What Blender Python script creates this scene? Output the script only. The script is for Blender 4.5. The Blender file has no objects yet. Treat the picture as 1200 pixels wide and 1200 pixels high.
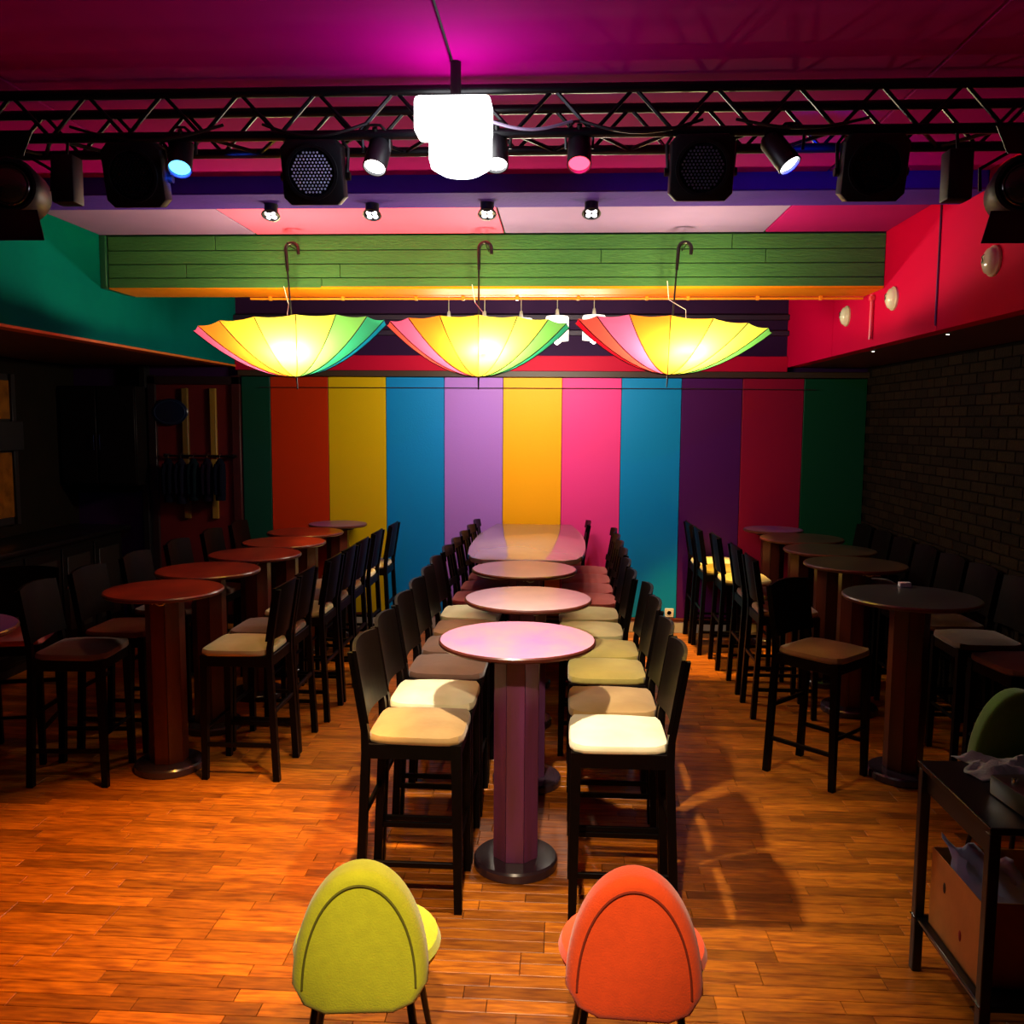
import bpy, bmesh, math, random
from mathutils import Vector, Matrix
random.seed(7)
PI = math.pi
sc = bpy.context.scene
C = sc.collection

# ------------------------------------------------------------------ camera, world, view
H = 2.1
yaw, pitch, roll = math.atan(.056), math.atan(105 / 1050), .007
fw = Vector((-math.sin(yaw), math.cos(yaw), 0)); rt = Vector((math.cos(yaw), math.sin(yaw), 0)); up = Vector((0, 0, 1))
f2 = fw * math.cos(pitch) - up * math.sin(pitch); u2 = up * math.cos(pitch) + fw * math.sin(pitch)
r3 = rt * math.cos(roll) + u2 * math.sin(roll); u3 = u2 * math.cos(roll) - rt * math.sin(roll)
cam_d = bpy.data.cameras.new('camera'); cam = bpy.data.objects.new('camera', cam_d); C.objects.link(cam)
cam.matrix_world = Matrix(((r3.x, u3.x, -f2.x, 0), (r3.y, u3.y, -f2.y, 0), (r3.z, u3.z, -f2.z, H), (0, 0, 0, 1)))
cam_d.sensor_width = 36; cam_d.lens = 36 * 1050 / 1200; cam_d.clip_start = .05; cam_d.clip_end = 60
sc.camera = cam
w = bpy.data.worlds.new('world'); sc.world = w; w.use_nodes = True
w.node_tree.nodes['Background'].inputs[0].default_value = (.3, .3, .5, 1)
w.node_tree.nodes['Background'].inputs[1].default_value = .003
vs = sc.view_settings
vs.view_transform = 'Standard'; vs.look = 'None'; vs.gamma = 1; vs.use_curve_mapping = False; vs.exposure = 0.0
sc.cycles.max_bounces = 6; sc.cycles.caustics_reflective = False; sc.cycles.caustics_refractive = False
sc.cycles.sample_clamp_indirect = 3.0; sc.cycles.sample_clamp_direct = 0
sc.cycles.use_denoising = True

# light strengths (W) used by the lamp builders below
P_LAMP = 120; P_UMB = 100; P_PEND = 30; P_TRACK = 30; P_PAR = 26

# ------------------------------------------------------------------ helpers
def lin(h):
    h = h.lstrip('#'); o = []
    for i in (0, 2, 4):
        c = int(h[i:i + 2], 16) / 255
        o.append(c / 12.92 if c <= .04045 else ((c + .055) / 1.055) ** 2.4)
    return (*o, 1)

MATS = {}
def mat(name, col, rough=.5, metal=0, spec=.5, noise=0, nscale=8, bump=0, bscale=40, col2=None, stretch=(1, 1, 1), emit=None, estr=0, coat=0, island=0, sheen=0):
    if name in MATS: return MATS[name]
    m = bpy.data.materials.new(name); m.use_nodes = True
    nt = m.node_tree; b = nt.nodes['Principled BSDF']; L = nt.links
    c = lin(col) if isinstance(col, str) else col
    b.inputs['Base Color'].default_value = c
    b.inputs['Roughness'].default_value = rough; b.inputs['Metallic'].default_value = metal
    b.inputs['Specular IOR Level'].default_value = spec
    b.inputs['Coat Weight'].default_value = coat; b.inputs['Coat Roughness'].default_value = .1
    if sheen: b.inputs['Sheen Weight'].default_value = sheen
    if emit:
        b.inputs['Emission Color'].default_value = lin(emit); b.inputs['Emission Strength'].default_value = estr
    tc = nt.nodes.new('ShaderNodeTexCoord'); mp = nt.nodes.new('ShaderNodeMapping'); mp.inputs['Scale'].default_value = stretch
    oi = nt.nodes.new('ShaderNodeObjectInfo')
    L.new(tc.outputs['Object'], mp.inputs['Vector'])
    add = nt.nodes.new('ShaderNodeVectorMath'); add.operation = 'ADD'
    L.new(mp.outputs[0], add.inputs[0])
    mul = nt.nodes.new('ShaderNodeMath'); mul.operation = 'MULTIPLY'; mul.inputs[1].default_value = 37
    L.new(oi.outputs['Random'], mul.inputs[0]); L.new(mul.outputs[0], add.inputs[1])
    src = None
    if noise:
        n = nt.nodes.new('ShaderNodeTexNoise'); n.inputs['Scale'].default_value = nscale; n.inputs['Detail'].default_value = 5
        L.new(add.outputs[0], n.inputs['Vector'])
        r = nt.nodes.new('ShaderNodeMapRange'); r.inputs[1].default_value = .3; r.inputs[2].default_value = .7; r.inputs[4].default_value = noise
        L.new(n.outputs['Fac'], r.inputs[0])
        mx = nt.nodes.new('ShaderNodeMix'); mx.data_type = 'RGBA'
        mx.inputs[6].default_value = c
        mx.inputs[7].default_value = lin(col2) if col2 else tuple(x * .4 for x in c[:3]) + (1,)
        L.new(r.outputs[0], mx.inputs[0]); src = mx.outputs[2]
    if island:
        g = nt.nodes.new('ShaderNodeNewGeometry'); a = nt.nodes.new('ShaderNodeMath'); a.operation = 'ADD'
        L.new(g.outputs['Random Per Island'], a.inputs[0]); L.new(oi.outputs['Random'], a.inputs[1])
        f = nt.nodes.new('ShaderNodeMath'); f.operation = 'FRACT'; L.new(a.outputs[0], f.inputs[0])
        r2 = nt.nodes.new('ShaderNodeMapRange'); r2.inputs[3].default_value = 1 - island; r2.inputs[4].default_value = 1 + island * .6
        L.new(f.outputs[0], r2.inputs[0])
        vm = nt.nodes.new('ShaderNodeVectorMath'); vm.operation = 'SCALE'
        if src: L.new(src, vm.inputs[0])
        else: vm.inputs[0].default_value = c[:3]
        L.new(r2.outputs[0], vm.inputs['Scale']); src = vm.outputs[0]
    if src: L.new(src, b.inputs['Base Color'])
    if bump:
        n2 = nt.nodes.new('ShaderNodeTexNoise'); n2.inputs['Scale'].default_value = bscale; n2.inputs['Detail'].default_value = 4
        L.new(add.outputs[0], n2.inputs['Vector'])
        bp = nt.nodes.new('ShaderNodeBump'); bp.inputs['Strength'].default_value = bump; bp.inputs['Distance'].default_value = .01
        L.new(n2.outputs['Fac'], bp.inputs['Height']); L.new(bp.outputs[0], b.inputs['Normal'])
    MATS[name] = m
    return m

def glow(name, col, strength):
    if name in MATS: return MATS[name]
    m = bpy.data.materials.new(name); m.use_nodes = True; nt = m.node_tree
    nt.nodes.remove(nt.nodes['Principled BSDF'])
    e = nt.nodes.new('ShaderNodeEmission'); e.inputs[0].default_value = lin(col); e.inputs[1].default_value = strength
    nt.links.new(e.outputs[0], nt.nodes['Material Output'].inputs[0]); MATS[name] = m
    return m

def fabric_glow(name, col):
    """thin umbrella cloth: light from the bulb inside comes through"""
    if name in MATS: return MATS[name]
    m = bpy.data.materials.new(name); m.use_nodes = True; nt = m.node_tree
    nt.nodes.remove(nt.nodes['Principled BSDF'])
    d = nt.nodes.new('ShaderNodeBsdfDiffuse'); t = nt.nodes.new('ShaderNodeBsdfTranslucent'); mx = nt.nodes.new('ShaderNodeMixShader')
    d.inputs[0].default_value = lin(col); t.inputs[0].default_value = lin(col); mx.inputs[0].default_value = .6
    n = nt.nodes.new('ShaderNodeTexNoise'); n.inputs['Scale'].default_value = 300
    bp = nt.nodes.new('ShaderNodeBump'); bp.inputs['Strength'].default_value = .1; bp.inputs['Distance'].default_value = .002
    nt.links.new(n.outputs['Fac'], bp.inputs['Height']); nt.links.new(bp.outputs[0], d.inputs['Normal'])
    nt.links.new(d.outputs[0], mx.inputs[1]); nt.links.new(t.outputs[0], mx.inputs[2])
    nt.links.new(mx.outputs[0], nt.nodes['Material Output'].inputs[0]); MATS[name] = m
    return m

class MB:
    def __init__(s): s.b = bmesh.new()
    def box(s, x0, x1, y0, y1, z0, z1, bev=0, seg=1, M=None):
        t = bmesh.new(); bmesh.ops.create_cube(t, size=1)
        for v in t.verts: v.co = Vector(((x0 + x1) / 2 + v.co.x * (x1 - x0), (y0 + y1) / 2 + v.co.y * (y1 - y0), (z0 + z1) / 2 + v.co.z * (z1 - z0)))
        if bev: bmesh.ops.bevel(t, geom=t.edges[:], offset=bev, segments=seg, affect='EDGES', profile=.5)
        s._merge(t, M); return s
    def _merge(s, t, M=None):
        if M: bmesh.ops.transform(t, matrix=M, verts=t.verts)
        me = bpy.data.meshes.new('tmp'); t.to_mesh(me); t.free(); s.b.from_mesh(me); bpy.data.meshes.remove(me)
    def tube(s, pts, r, n=8, caps=True, closed=False):
        pts = [Vector(p) for p in pts]; rs = r if isinstance(r, (list, tuple)) else [r] * len(pts)
        rings = []; N = len(pts)
        prev = None
        for i, p in enumerate(pts):
            if closed: d = pts[(i + 1) % N] - pts[i - 1]
            else: d = pts[min(i + 1, N - 1)] - pts[max(i - 1, 0)]
            d.normalize()
            if prev is None:
                a = Vector((0, 0, 1)) if abs(d.z) < .9 else Vector((1, 0, 0)); u = d.cross(a).normalized()
            else: u = (prev - d * prev.dot(d)).normalized()
            prev = u; v = d.cross(u)
            rings.append([s.b.verts.new(p + (u * math.cos(2 * PI * k / n) + v * math.sin(2 * PI * k / n)) * rs[i]) for k in range(n)])
        for i in range(N if closed else N - 1):
            a, c = rings[i], rings[(i + 1) % N]
            for k in range(n): s.b.faces.new((a[k], a[(k + 1) % n], c[(k + 1) % n], c[k]))
        if caps and not closed:
            s.b.faces.new(rings[0][::-1]); s.b.faces.new(rings[-1])
        return s
    def lathe(s, prof, n=24, M=None, c=(0, 0, 0)):
        """prof: (radius, z) pairs, closed with caps where radius > 0"""
        t = bmesh.new(); rings = []
        for r, z in prof:
            if r < 1e-6: rings.append([t.verts.new((c[0], c[1], c[2] + z))])
            else: rings.append([t.verts.new((c[0] + r * math.cos(2 * PI * k / n), c[1] + r * math.sin(2 * PI * k / n), c[2] + z)) for k in range(n)])
        for a, b in zip(rings, rings[1:]):
            for k in range(n):
                q = [a[k % len(a)], a[(k + 1) % len(a)], b[(k + 1) % len(b)], b[k % len(b)]]
                f = []
                for x in q:
                    if x not in f: f.append(x)
                if len(f) > 2: t.faces.new(f)
        if len(rings[0]) > 1: t.faces.new(rings[0][::-1])
        if len(rings[-1]) > 1: t.faces.new(rings[-1])
        bmesh.ops.recalc_face_normals(t, faces=t.faces)
        s._merge(t, M); return s
    def prism(s, poly, z0, z1, M=None, bev=0):
        t = bmesh.new(); a = [t.verts.new((x, y, z0)) for x, y in poly]; f = t.faces.new(a)
        r = bmesh.ops.extrude_face_region(t, geom=[f])
        for v in r['geom']:
            if isinstance(v, bmesh.types.BMVert): v.co.z = z1
        bmesh.ops.recalc_face_normals(t, faces=t.faces)
        if bev:
            es = [e for e in t.edges if abs(e.verts[0].co.z - e.verts[1].co.z) < 1e-6]
            bmesh.ops.bevel(t, geom=es, offset=bev, segments=2 if bev < .02 else 5, affect='EDGES', profile=.5)
        s._merge(t, M); return s
    def strip(s, rows, thick=0):
        """grid of points -> sheet"""
        vs_ = [[s.b.verts.new(p) for p in r] for r in rows]
        for a, b in zip(vs_, vs_[1:]):
            for k in range(len(a) - 1): s.b.faces.new((a[k], a[k + 1], b[k + 1], b[k]))
        return s
    def mesh(s, name, m, smooth=True):
        me = bpy.data.meshes.new(name)
        bmesh.ops.recalc_face_normals(s.b, faces=s.b.faces)
        s.b.to_mesh(me); s.b.free()
        if smooth:
            me.polygons.foreach_set('use_smooth', [True] * len(me.polygons))
            try: me.set_sharp_from_angle(angle=math.radians(38))
            except Exception: pass
        for x in (m if isinstance(m, (list, tuple)) else [m]): me.materials.append(x)
        return me
    def obj(s, name, m, parent=None, loc=(0, 0, 0), smooth=True, label=None, rot=None):
        o = bpy.data.objects.new(name, s.mesh(name, m, smooth)); C.objects.link(o); o.parent = parent; o.location = loc
        if rot: o.rotation_euler = rot
        if label: o['label'] = label
        return o

def tag(o, label, cat, group=None):
    o['label'] = label; o['category'] = cat
    if group: o['group'] = group
    return o
def thing(name, label, cat, loc=(0, 0, 0), rz=0, group=None, rot=None):
    o = bpy.data.objects.new(name, None); C.objects.link(o); o.location = loc; o.rotation_euler = rot or (0, 0, rz)
    o.empty_display_size = .1
    return tag(o, label, cat, group)
def struct(o): o['kind'] = 'structure'; return o
def copy_tree(o, parent=None):
    c = o.copy(); C.objects.link(c); c.parent = parent
    for ch in o.children: copy_tree(ch, c)
    return c
def share(name, me, parent, loc=(0, 0, 0), rot=(0, 0, 0)):
    o = bpy.data.objects.new(name, me); C.objects.link(o); o.parent = parent; o.location = loc; o.rotation_euler = rot
    return o
def lamp(kind, name, parent, loc, power, col, radius=.05, aim=None, angle=60, blend=.5):
    d = bpy.data.lights.new(name, kind); d.energy = power; d.color = lin(col)[:3]; d.shadow_soft_size = radius
    if kind == 'SPOT': d.spot_size = math.radians(angle); d.spot_blend = blend
    o = bpy.data.objects.new(name, d); C.objects.link(o); o.parent = parent; o.location = loc
    if aim is not None:
        o.rotation_euler = (Vector(aim) - Vector(loc)).to_track_quat('-Z', 'Y').to_euler()
    return o

# ------------------------------------------------------------------ materials
DARKWOOD = mat('dark_stained_wood', '#0b0605', .4, spec=.08, noise=.5, nscale=6, stretch=(1, 1, .15), col2='#0a0605', bump=.05)
BLACKMET = mat('black_metal', '#08080a', .4, metal=.3)
CHROME = mat('chrome', '#c8c8c8', .15, metal=1)
FLOORM = mat('parquet_wood', '#c47014', .36, noise=.9, nscale=7, stretch=(1.2, 9, 1), col2='#70300a', island=.45, bump=.05, bscale=30)
FLOORB = mat('floor_joint', '#1c0c05', .8, noise=.3)
BRICKM = mat('brick_dark', '#22160a', .9, spec=.08, noise=.7, nscale=12, col2='#150e06', island=.35, bump=.5, bscale=60)
MORTAR = mat('mortar', '#120c06', .95, spec=.05, noise=.4, nscale=30)

# ------------------------------------------------------------------ room shell
XL, XR, YB, YF, ZC, ZS = -5.0, 2.95, 8.98, -1.5, 3.40, 2.65
SL, SR = -3.30, 2.17
def slab(name, x0, x1, y0, y1, z0, z1, m): return struct(MB().box(x0, x1, y0, y1, z0, z1).obj(name, m, smooth=False))
floor = slab('floor', XL - .1, XR + .1, YF - .1, YB + .1, -.12, -.012, FLOORB)
PW, PL = .075, .46
def plank_mb(x0, x1, y0, y1, mb=None):
    mb = mb or MB()
    g = .0012; c = .0015; b = mb.b
    a = [b.verts.new(p) for p in ((x0 + g, y0 + g, -.012), (x1 - g, y0 + g, -.012), (x1 - g, y1 - g, -.012), (x0 + g, y1 - g, -.012))]
    d = [b.verts.new(p) for p in ((x0 + g, y0 + g, -c), (x1 - g, y0 + g, -c), (x1 - g, y1 - g, -c), (x0 + g, y1 - g, -c))]
    e = [b.verts.new(p) for p in ((x0 + g + c, y0 + g + c, 0), (x1 - g - c, y0 + g + c, 0), (x1 - g - c, y1 - g - c, 0), (x0 + g + c, y1 - g - c, 0))]
    for p, q in ((a, d), (d, e)):
        for k in range(4): b.faces.new((p[k], p[(k + 1) % 4], q[(k + 1) % 4], q[k]))
    b.faces.new(e)
    return mb
plank_me = plank_mb(-PL / 2, PL / 2, -PW / 2, PW / 2).mesh('plank', FLOORM, smooth=False)
rest = MB(); cnt = 0
y = YF; row = 0
while y < YB - .001:
    y1 = min(y + PW, YB); off = random.choice((0, .11, .2, .31, .4)) ; x = XL - off; row += 1
    while x < XR - .001:
        xa, xb = max(x, XL), min(x + PL, XR); cx, cy_ = (xa + xb) / 2, (y + y1) / 2
        u = 660 + 1056 * cx / max(cy_, .1)
        if cnt < 300 and cy_ > 3.05 and xb - xa > PL - .001 and y1 - y > PW - .001 and abs(cx + .1) < .55 * cy_ + .1:
            o = share('plank', plank_me, floor, (cx, cy_, 0)); cnt += 1
        elif xb - xa > .02: plank_mb(xa, xb, y, y1, rest)
        x += PL
    y = y1
pl = rest.obj('planks', FLOORM, floor, smooth=False); pl['kind'] = 'stuff'

# back wall with coloured panels
WBM = mat('wall_dark_plum', '#2c0838', .7, spec=.2, noise=.3, nscale=2)
wall_back = slab('wall_back', XL - .1, XR + .1, YB, YB + .15, 0, ZC, WBM)
PC = ['#083e2c', '#b82c00', '#ceaa00', '#0080c4', '#a670cc', '#ffae00', '#f03c8c', '#0086c0', '#4a0c52', '#900a2c', '#044020']  # outer panels darkened: the light's falloff is put into their colour
PN = ['dark green', 'orange', 'yellow', 'blue', 'lavender', 'amber', 'pink', 'blue', 'purple', 'crimson', 'green']
PX = [-3.245, -2.95, -2.36, -1.774, -1.186, -.598, -.012, .573, 1.16, 1.75, 2.342, 2.945]
for i in range(11):
    m = mat('paint_%d' % i, PC[i], .5, spec=.25, noise=.12, nscale=3, bump=.12, bscale=70, col2=PC[i])
    MB().box(PX[i] + .0025, PX[i + 1] - .0025, YB - .03, YB, .15, 2.54, .003).obj('panel', m, wall_back, smooth=False, label=PN[i] + ' painted panel')
MB().box(PX[0] - .02, XR, YB - .075, YB, 2.545, 2.605, .004).obj('ledge', mat('ledge_brown', '#3c2a18', .5), wall_back)
MB().box(SL, SR, YB - .05, YB, 2.605, 2.755, .004).obj('band', mat('band_red', '#c00030', .6, spec=.2), wall_back, label='red painted band')
MB().box(SL, SR, YB - .07, YB, 2.95, 3.0, .004).obj('batten', mat('batten', '#241430', .5), wall_back)
MB().box(SL, SR, YB - .07, YB, 3.1, 3.15, .004).obj('batten', MATS['batten'], wall_back)
bb = struct(MB().box(PX[0], XR, YB - .045, YB, .0, .128, .004).obj('baseboard_back', mat('white_baseboard', '#b8b0a0', .5, noise=.2)))
MB().box(PX[0], XR, YB - .055, YB, .128, .15, .003).obj('rail', mat('red_brown_rail', '#5a1c10', .5), bb)
# thin picture wire along the coloured wall
tag(MB().tube([(PX[1] - .1, YB - .05, 2.435), (1.5, YB - .05, 2.44), (XR - .5, YB - .05, 2.435)], .004, 6).obj('wire', mat('wire_brown', '#2a1410', .6)), 'thin dark wire strung across the top of the striped wall', 'wire')

# right wall of bricks
wall_right = slab('wall_right', XR, XR + .15, YF, YB, 0, ZS + .05, MORTAR)
BW, BH = .245, .077
brick_me = MB().box(-.012, .004, -BW / 2 + .006, BW / 2 - .006, -BH / 2 + .005, BH / 2 - .005, .003).mesh('brick', BRICKM, smooth=False)
restb = MB(); cnt = 0
rows = int(ZS / BH)
cand = []
for r in range(rows):
    yy = YB - .03 - (BW / 2 if r % 2 else 0)
    while yy - BW > YF:
        cand.append((yy - BW / 2, r * BH + BH / 2 + .01)); yy -= BW
cand.sort(key=lambda q: (abs(q[0] - 6.4) + abs(q[1] - 1.75) * .8 if q[0] > 5.6 and q[1] > .9 else 50 + abs(q[0] - 6)))
for k, (yy, zz) in enumerate(cand):
    if k < 300: share('brick', brick_me, wall_right, (XR, yy, zz))
    else: restb.box(XR - .010, XR + .004, yy - BW / 2 + .006, yy + BW / 2 - .006, zz - BH / 2 + .005, zz + BH / 2 - .005)
ob = restb.obj('bricks', BRICKM, wall_right, smooth=False); ob['kind'] = 'stuff'

wall_left = slab('wall_left', XL - .15, XL, YF, YB, 0, ZS + .05, mat('wall_dark_brown', '#161008', .8, spec=.08, noise=.5, nscale=3))
wall_front = slab('wall_front', XL - .1, XR + .1, YF - .15, YF, 0, ZC, mat('wall_black', '#0c0a0c', .8, noise=.3))
# raised ceiling of painted panels, low side ceilings, upper side walls
ceiling = slab('ceiling', SL - .05, SR + .05, YF, YB, ZC + .02, ZC + .12, mat('ceiling_base', '#180c14', .8))
cxs = [(SL, -2.165, '#9070a8', 'lilac'), (-2.165, -.42, '#ff6494', 'salmon pink'), (-.42, 1.35, '#8470a8', 'pale lilac'), (1.35, SR, '#98186a', 'magenta')]
for x0, x1, c, n in cxs:
    for y0, y1, cc, nn in ((5.22, 6.345, c, n), (6.76, YB, '#4a2050', 'dark plum'), (2.6, 4.87, '#a00070', 'magenta'), (.4, 2.6, '#7a2a80', 'violet'), (YF, .4, '#5a2060', 'violet')):
        MB().box(x0 + .006, x1 - .006, y0, y1 - .01, ZC, ZC + .02, .003).obj('panel', mat('ceil_' + cc[1:], cc, .8, spec=.02, noise=.25, nscale=1.5, bump=.05), ceiling, smooth=False, label=nn + ' ceiling panel')
low_l = slab('ceiling', XL, SL - .1, YF, YB, ZS, ZS + .1, mat('soffit_ochre', '#5a3410', .6, noise=.3, nscale=2))
low_r = slab('ceiling', SR + .1, XR, YF, YB, ZS, ZS + .1, mat('soffit_red_brown', '#4a120c', .6, noise=.3, nscale=2))
TEAL = mat('teal_paint', '#006058', .8, spec=.02, noise=.3, nscale=2, bump=.15, bscale=20)
REDP = mat('crimson_paint', '#c40038', .7, spec=.05, noise=.1, nscale=2, bump=.05, col2='#b00030')
ul = slab('wall_left', SL - .1, SL, YF, YB, ZS, ZC + .02, TEAL)
MB().box(SL - .10, SL + .012, YF, YB, ZS - .012, ZS + .006).obj('edge_strip', mat('orange_edge', '#c86a14', .5), ul)
ur = struct(bpy.data.objects.new('wall_right', None)); C.objects.link(ur)
prev = YF
for k, yy in enumerate((1.2, 3.3, 5.45, 7.5, YB)):
    MB().box(SR, SR + .1, prev + .003, yy - .003, ZS, ZC + .02).obj('panel', REDP, ur, smooth=False); prev = yy
MB().box(SR + .02, SR + .1, YF, YB, ZS + .01, ZC).obj('backing', mat('red_joint', '#3a0010', .7), ur)

# concrete beams
GREEN = mat('green_beam_paint', '#3c6c3c', .65, spec=.2, noise=.4, nscale=5, col2='#28522c', bump=.5, bscale=45, stretch=(.4, 1, 1.6))
beam = struct(MB().box(SL + .01, SR, 6.365, 6.76, 3.045, ZC + .019).obj('trim_1', mat('green_joint', '#1e5a2a', .7), smooth=False))
zr = [3.03, 3.105, 3.20, 3.295, 3.398]
for r in range(4):
    xs = [SL + .05] + sorted(random.uniform(SL + .6, SR - .6) for _ in range(2)) + [SR]
    for a, b in zip(xs, xs[1:]):
        if b - a > .1: MB().box(a + .002, b - .002, 6.35 + random.uniform(0, .004), 6.37, zr[r] + .003, zr[r + 1] - .003, .003).obj('board', GREEN, beam, smooth=False)
MB().box(SL + .05, SR, 6.352, 6.76, 3.026, 3.045, .003).obj('soffit_board', mat('orange_soffit', '#f08c00', .6, spec=.2, noise=.15), beam, label='orange painted underside')
MB().box(SL, SL + .045, 6.33, 6.76, 3.03, 3.398, .004).obj('end_strip', mat('dark_green', '#0f4a30', .6), beam)
pb = struct(MB().box(SL, SR, 4.87, 5.21, 3.31, ZC + .019, .008).obj('trim_2', mat('plum_beam', '#44288c', .7, spec=.03, noise=.3, nscale=4, bump=.2)))
# orange conduit with clips under the green beam, and its drop on the red wall
cd = thing('conduit', 'thin orange conduit clipped along the underside of the green beam', 'pipe', (0, 0, 0))
OR = mat('orange_pipe', '#f49a18', .4)
MB().tube([(-2.35, 6.72, 3.008), (SR - .02, 6.72, 3.008)], .009, 8).obj('pipe', OR, cd)
for x in (-2.2, -1.65, -1.1, -.75, -.35, .1, .6, .9, 1.4, 1.85):
    MB().box(x - .012, x + .012, 6.705, 6.735, 2.996, 3.026, .003).obj('clip', OR, cd)
cv = thing('conduit', 'vertical red conduit dropping down the crimson wall from the beam end', 'pipe', (SR - .015, 6.54, 2.7))
MB().tube([(0, 0, 0), (0, 0, .31)], .012, 8).obj('pipe', mat('pink_pipe', '#e04a50', .4), cv)
MB().box(-.018, .014, -.02, .02, .27, .3, .003).obj('clip', MATS['pink_pipe'], cv)

# ------------------------------------------------------------------ dark left end: framed red panel, clothes rack, bar
rp = struct(MB().box(-4.17, PX[0] - .02, YB - .04, YB, .1, 2.5, .004).obj('trim_3', mat('dark_red_panel', '#5a0e0a', .5, noise=.4, nscale=3)))
for a, b, c, d, m in ((-4.2, -4.12, .1, 2.55, '#1a0806'), (PX[0] - .09, PX[0] - .005, .1, 2.55, '#3a0c08'), (-4.2, PX[0] - .005, 2.46, 2.54, '#1e0a08'), (-3.56, -3.50, 1.1, 2.42, '#8a6a20'), (-3.85, -3.79, 1.1, 2.42, '#6a5018')):
    MB().box(a, b, YB - .075, YB - .03, c, d, .004).obj('batten', mat('bt' + m[1:], m, .5, noise=.3), rp)
plq = thing('plaque', 'dark oval plaque high on the red panel in the left corner', 'sign', (-3.97, YB - .062, 2.18))
Mx = Matrix.Rotation(PI / 2, 4, 'X')
MB().lathe([(0, 0), (.17, 0), (.18, .008), (.17, .02), (.15, .022), (0, .026)], 28, Matrix.Diagonal((1.05, 1, .75, 1)) @ Mx).obj('board', mat('navy_gloss', '#0c1830', .3, noise=.4), plq)
MB().tube([(.15 * 1.05 * math.cos(t * PI / 14), -.022, .15 * .75 * math.sin(t * PI / 14)) for t in range(28)], .004, 6, closed=True).obj('rim', mat('steel_blue', '#304058', .35, metal=.5), plq)
rk = thing('coat_rack', 'dark coat rail fixed across the red panel', 'rack', (-3.68, YB - .10, 1.74))
MB().tube([(-.36, 0, 0), (.4, 0, 0)], .012, 8).obj('rail', BLACKMET, rk)
for x in (-.34, .36): MB().box(x - .012, x + .012, -.01, .03, -.02, .02, .003).obj('bracket', BLACKMET, rk)
JC = ['#0a0c16', '#10101c', '#081418', '#120a18', '#0a0c18']
JL = ['black jacket at the left end of the coat rail', 'dark jacket, second from left on the coat rail', 'dark jacket in the middle of the coat rail', 'dark jacket, second from right on the coat rail', 'black jacket at the right end of the coat rail']
for k, x in enumerate((-3.96, -3.83, -3.70, -3.56, -3.43)):
    j = thing('jacket', JL[k], 'clothing', (x, YB - .17, 1.72), random.uniform(-.15, .15), 'jackets on the coat rail')
    h = .42 + .06 * random.random()
    MB().lathe([(.012, 0), (.03, -.01), (.066, -.06), (.07, -.2), (.062, -h), (.05, -h), (.0, -h + .02)], 14, Matrix.Diagonal((.8, .75, 1, 1))).obj('body', mat('cloth%d' % k, JC[k], .9, spec=.05, bump=.5, bscale=15), j)
    for s in (-1, 1):
        MB().tube([(s * .028, -.03, -.06), (s * .030, -.055, -.15), (s * .028, -.055, -.36)], [.022, .024, .018], 8).obj('sleeve', MATS['cloth%d' % k], j)
    MB().tube([(0, -.0, -.01), (0, 0, .03), (.012, .0, .045), (.012, .03, .045)], .004, 6).obj('hanger', CHROME, j)

win = struct(MB().box(XL, XL + .05, 6.3, 7.86, 1.15, 2.5, .004).obj('window_1', mat('window_frame_dark', '#120a06', .5)))
for z0, z1 in ((2.1, 2.44), (1.22, 1.8)):
    for y0, y1 in ((6.36, 7.02), (7.08, 7.80)):
        MB().box(XL + .05, XL + .056, y0, y1, z0, z1).obj('pane', mat('amber_glass', '#8a5416', .15, noise=.6, nscale=9, col2='#2a1406'), win)
MB().box(XL + .05, XL + .14, 6.3, 7.86, 1.82, 2.08, .005).obj('transom', mat('black_wood', '#060404', .5), win)
for yy in (6.33, 7.05, 7.83): MB().box(XL + .05, XL + .08, yy - .03, yy + .03, 1.15, 2.5, .004).obj('mullion', MATS['window_frame_dark'], win)
# corner post and dark cabinet
ct = thing('bar_counter', 'long black bar counter with panelled doors along the dark left wall', 'counter', (-4.68, 7.0, 0))
BWD = mat('bar_wood', '#0c0705', .5, spec=.15, noise=.4, nscale=4)
MB().box(-.28, .24, -1.6, 1.75, .08, 1.0, .006).obj('body', BWD, ct)
MB().box(-.30, .32, -1.66, 1.8, 1.0, 1.045, .01, 2).obj('worktop', mat('bar_top', '#0c0a0a', .3, spec=.3), ct)
MB().box(-.28, .2, -1.58, 1.73, 0, .08).obj('plinth', BLACKMET, ct)
for k in range(6):
    y0 = -1.56 + k * .55
    d = MB().box(.24, .258, y0, y0 + .52, .12, .95, .004).obj('door', BWD, ct)
    MB().box(.258, .266, y0 + .07, y0 + .45, .2, .87, .003).obj('inset', mat('bar_inset', '#181008', .5), d)
    MB().lathe([(0, 0), (.012, .0), (.014, .012), (0, .018)], 10, Matrix.Translation((.258, y0 + .05, .6)) @ Matrix.Rotation(PI / 2, 4, 'Y')).obj('knob', CHROME, d)
bs = thing('wall_cabinet', 'dark closed cabinet fixed to the back wall in the left corner', 'cabinet', (-4.62, YB - .17, 1.45))
MB().box(-.35, .42, -.16, .165, 0, .98, .005).obj('body', BWD, bs)
for k in range(2):
    d = MB().box(-.34 + k * .38, .02 + k * .39, -.178, -.16, .02, .96, .004).obj('door', mat('cab_door', '#0e0808', .5, spec=.15, noise=.3), bs)
    MB().tube([(-.0 + k * .06, -.195, .35), (-.0 + k * .06, -.195, .5)], .005, 6).obj('handle', CHROME, d)
pst = struct(MB().box(-4.26, -4.2, YB - .12, YB, 0, 2.64, .004).obj('trim_4', mat('black_wood', '#060404', .5)))

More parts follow.
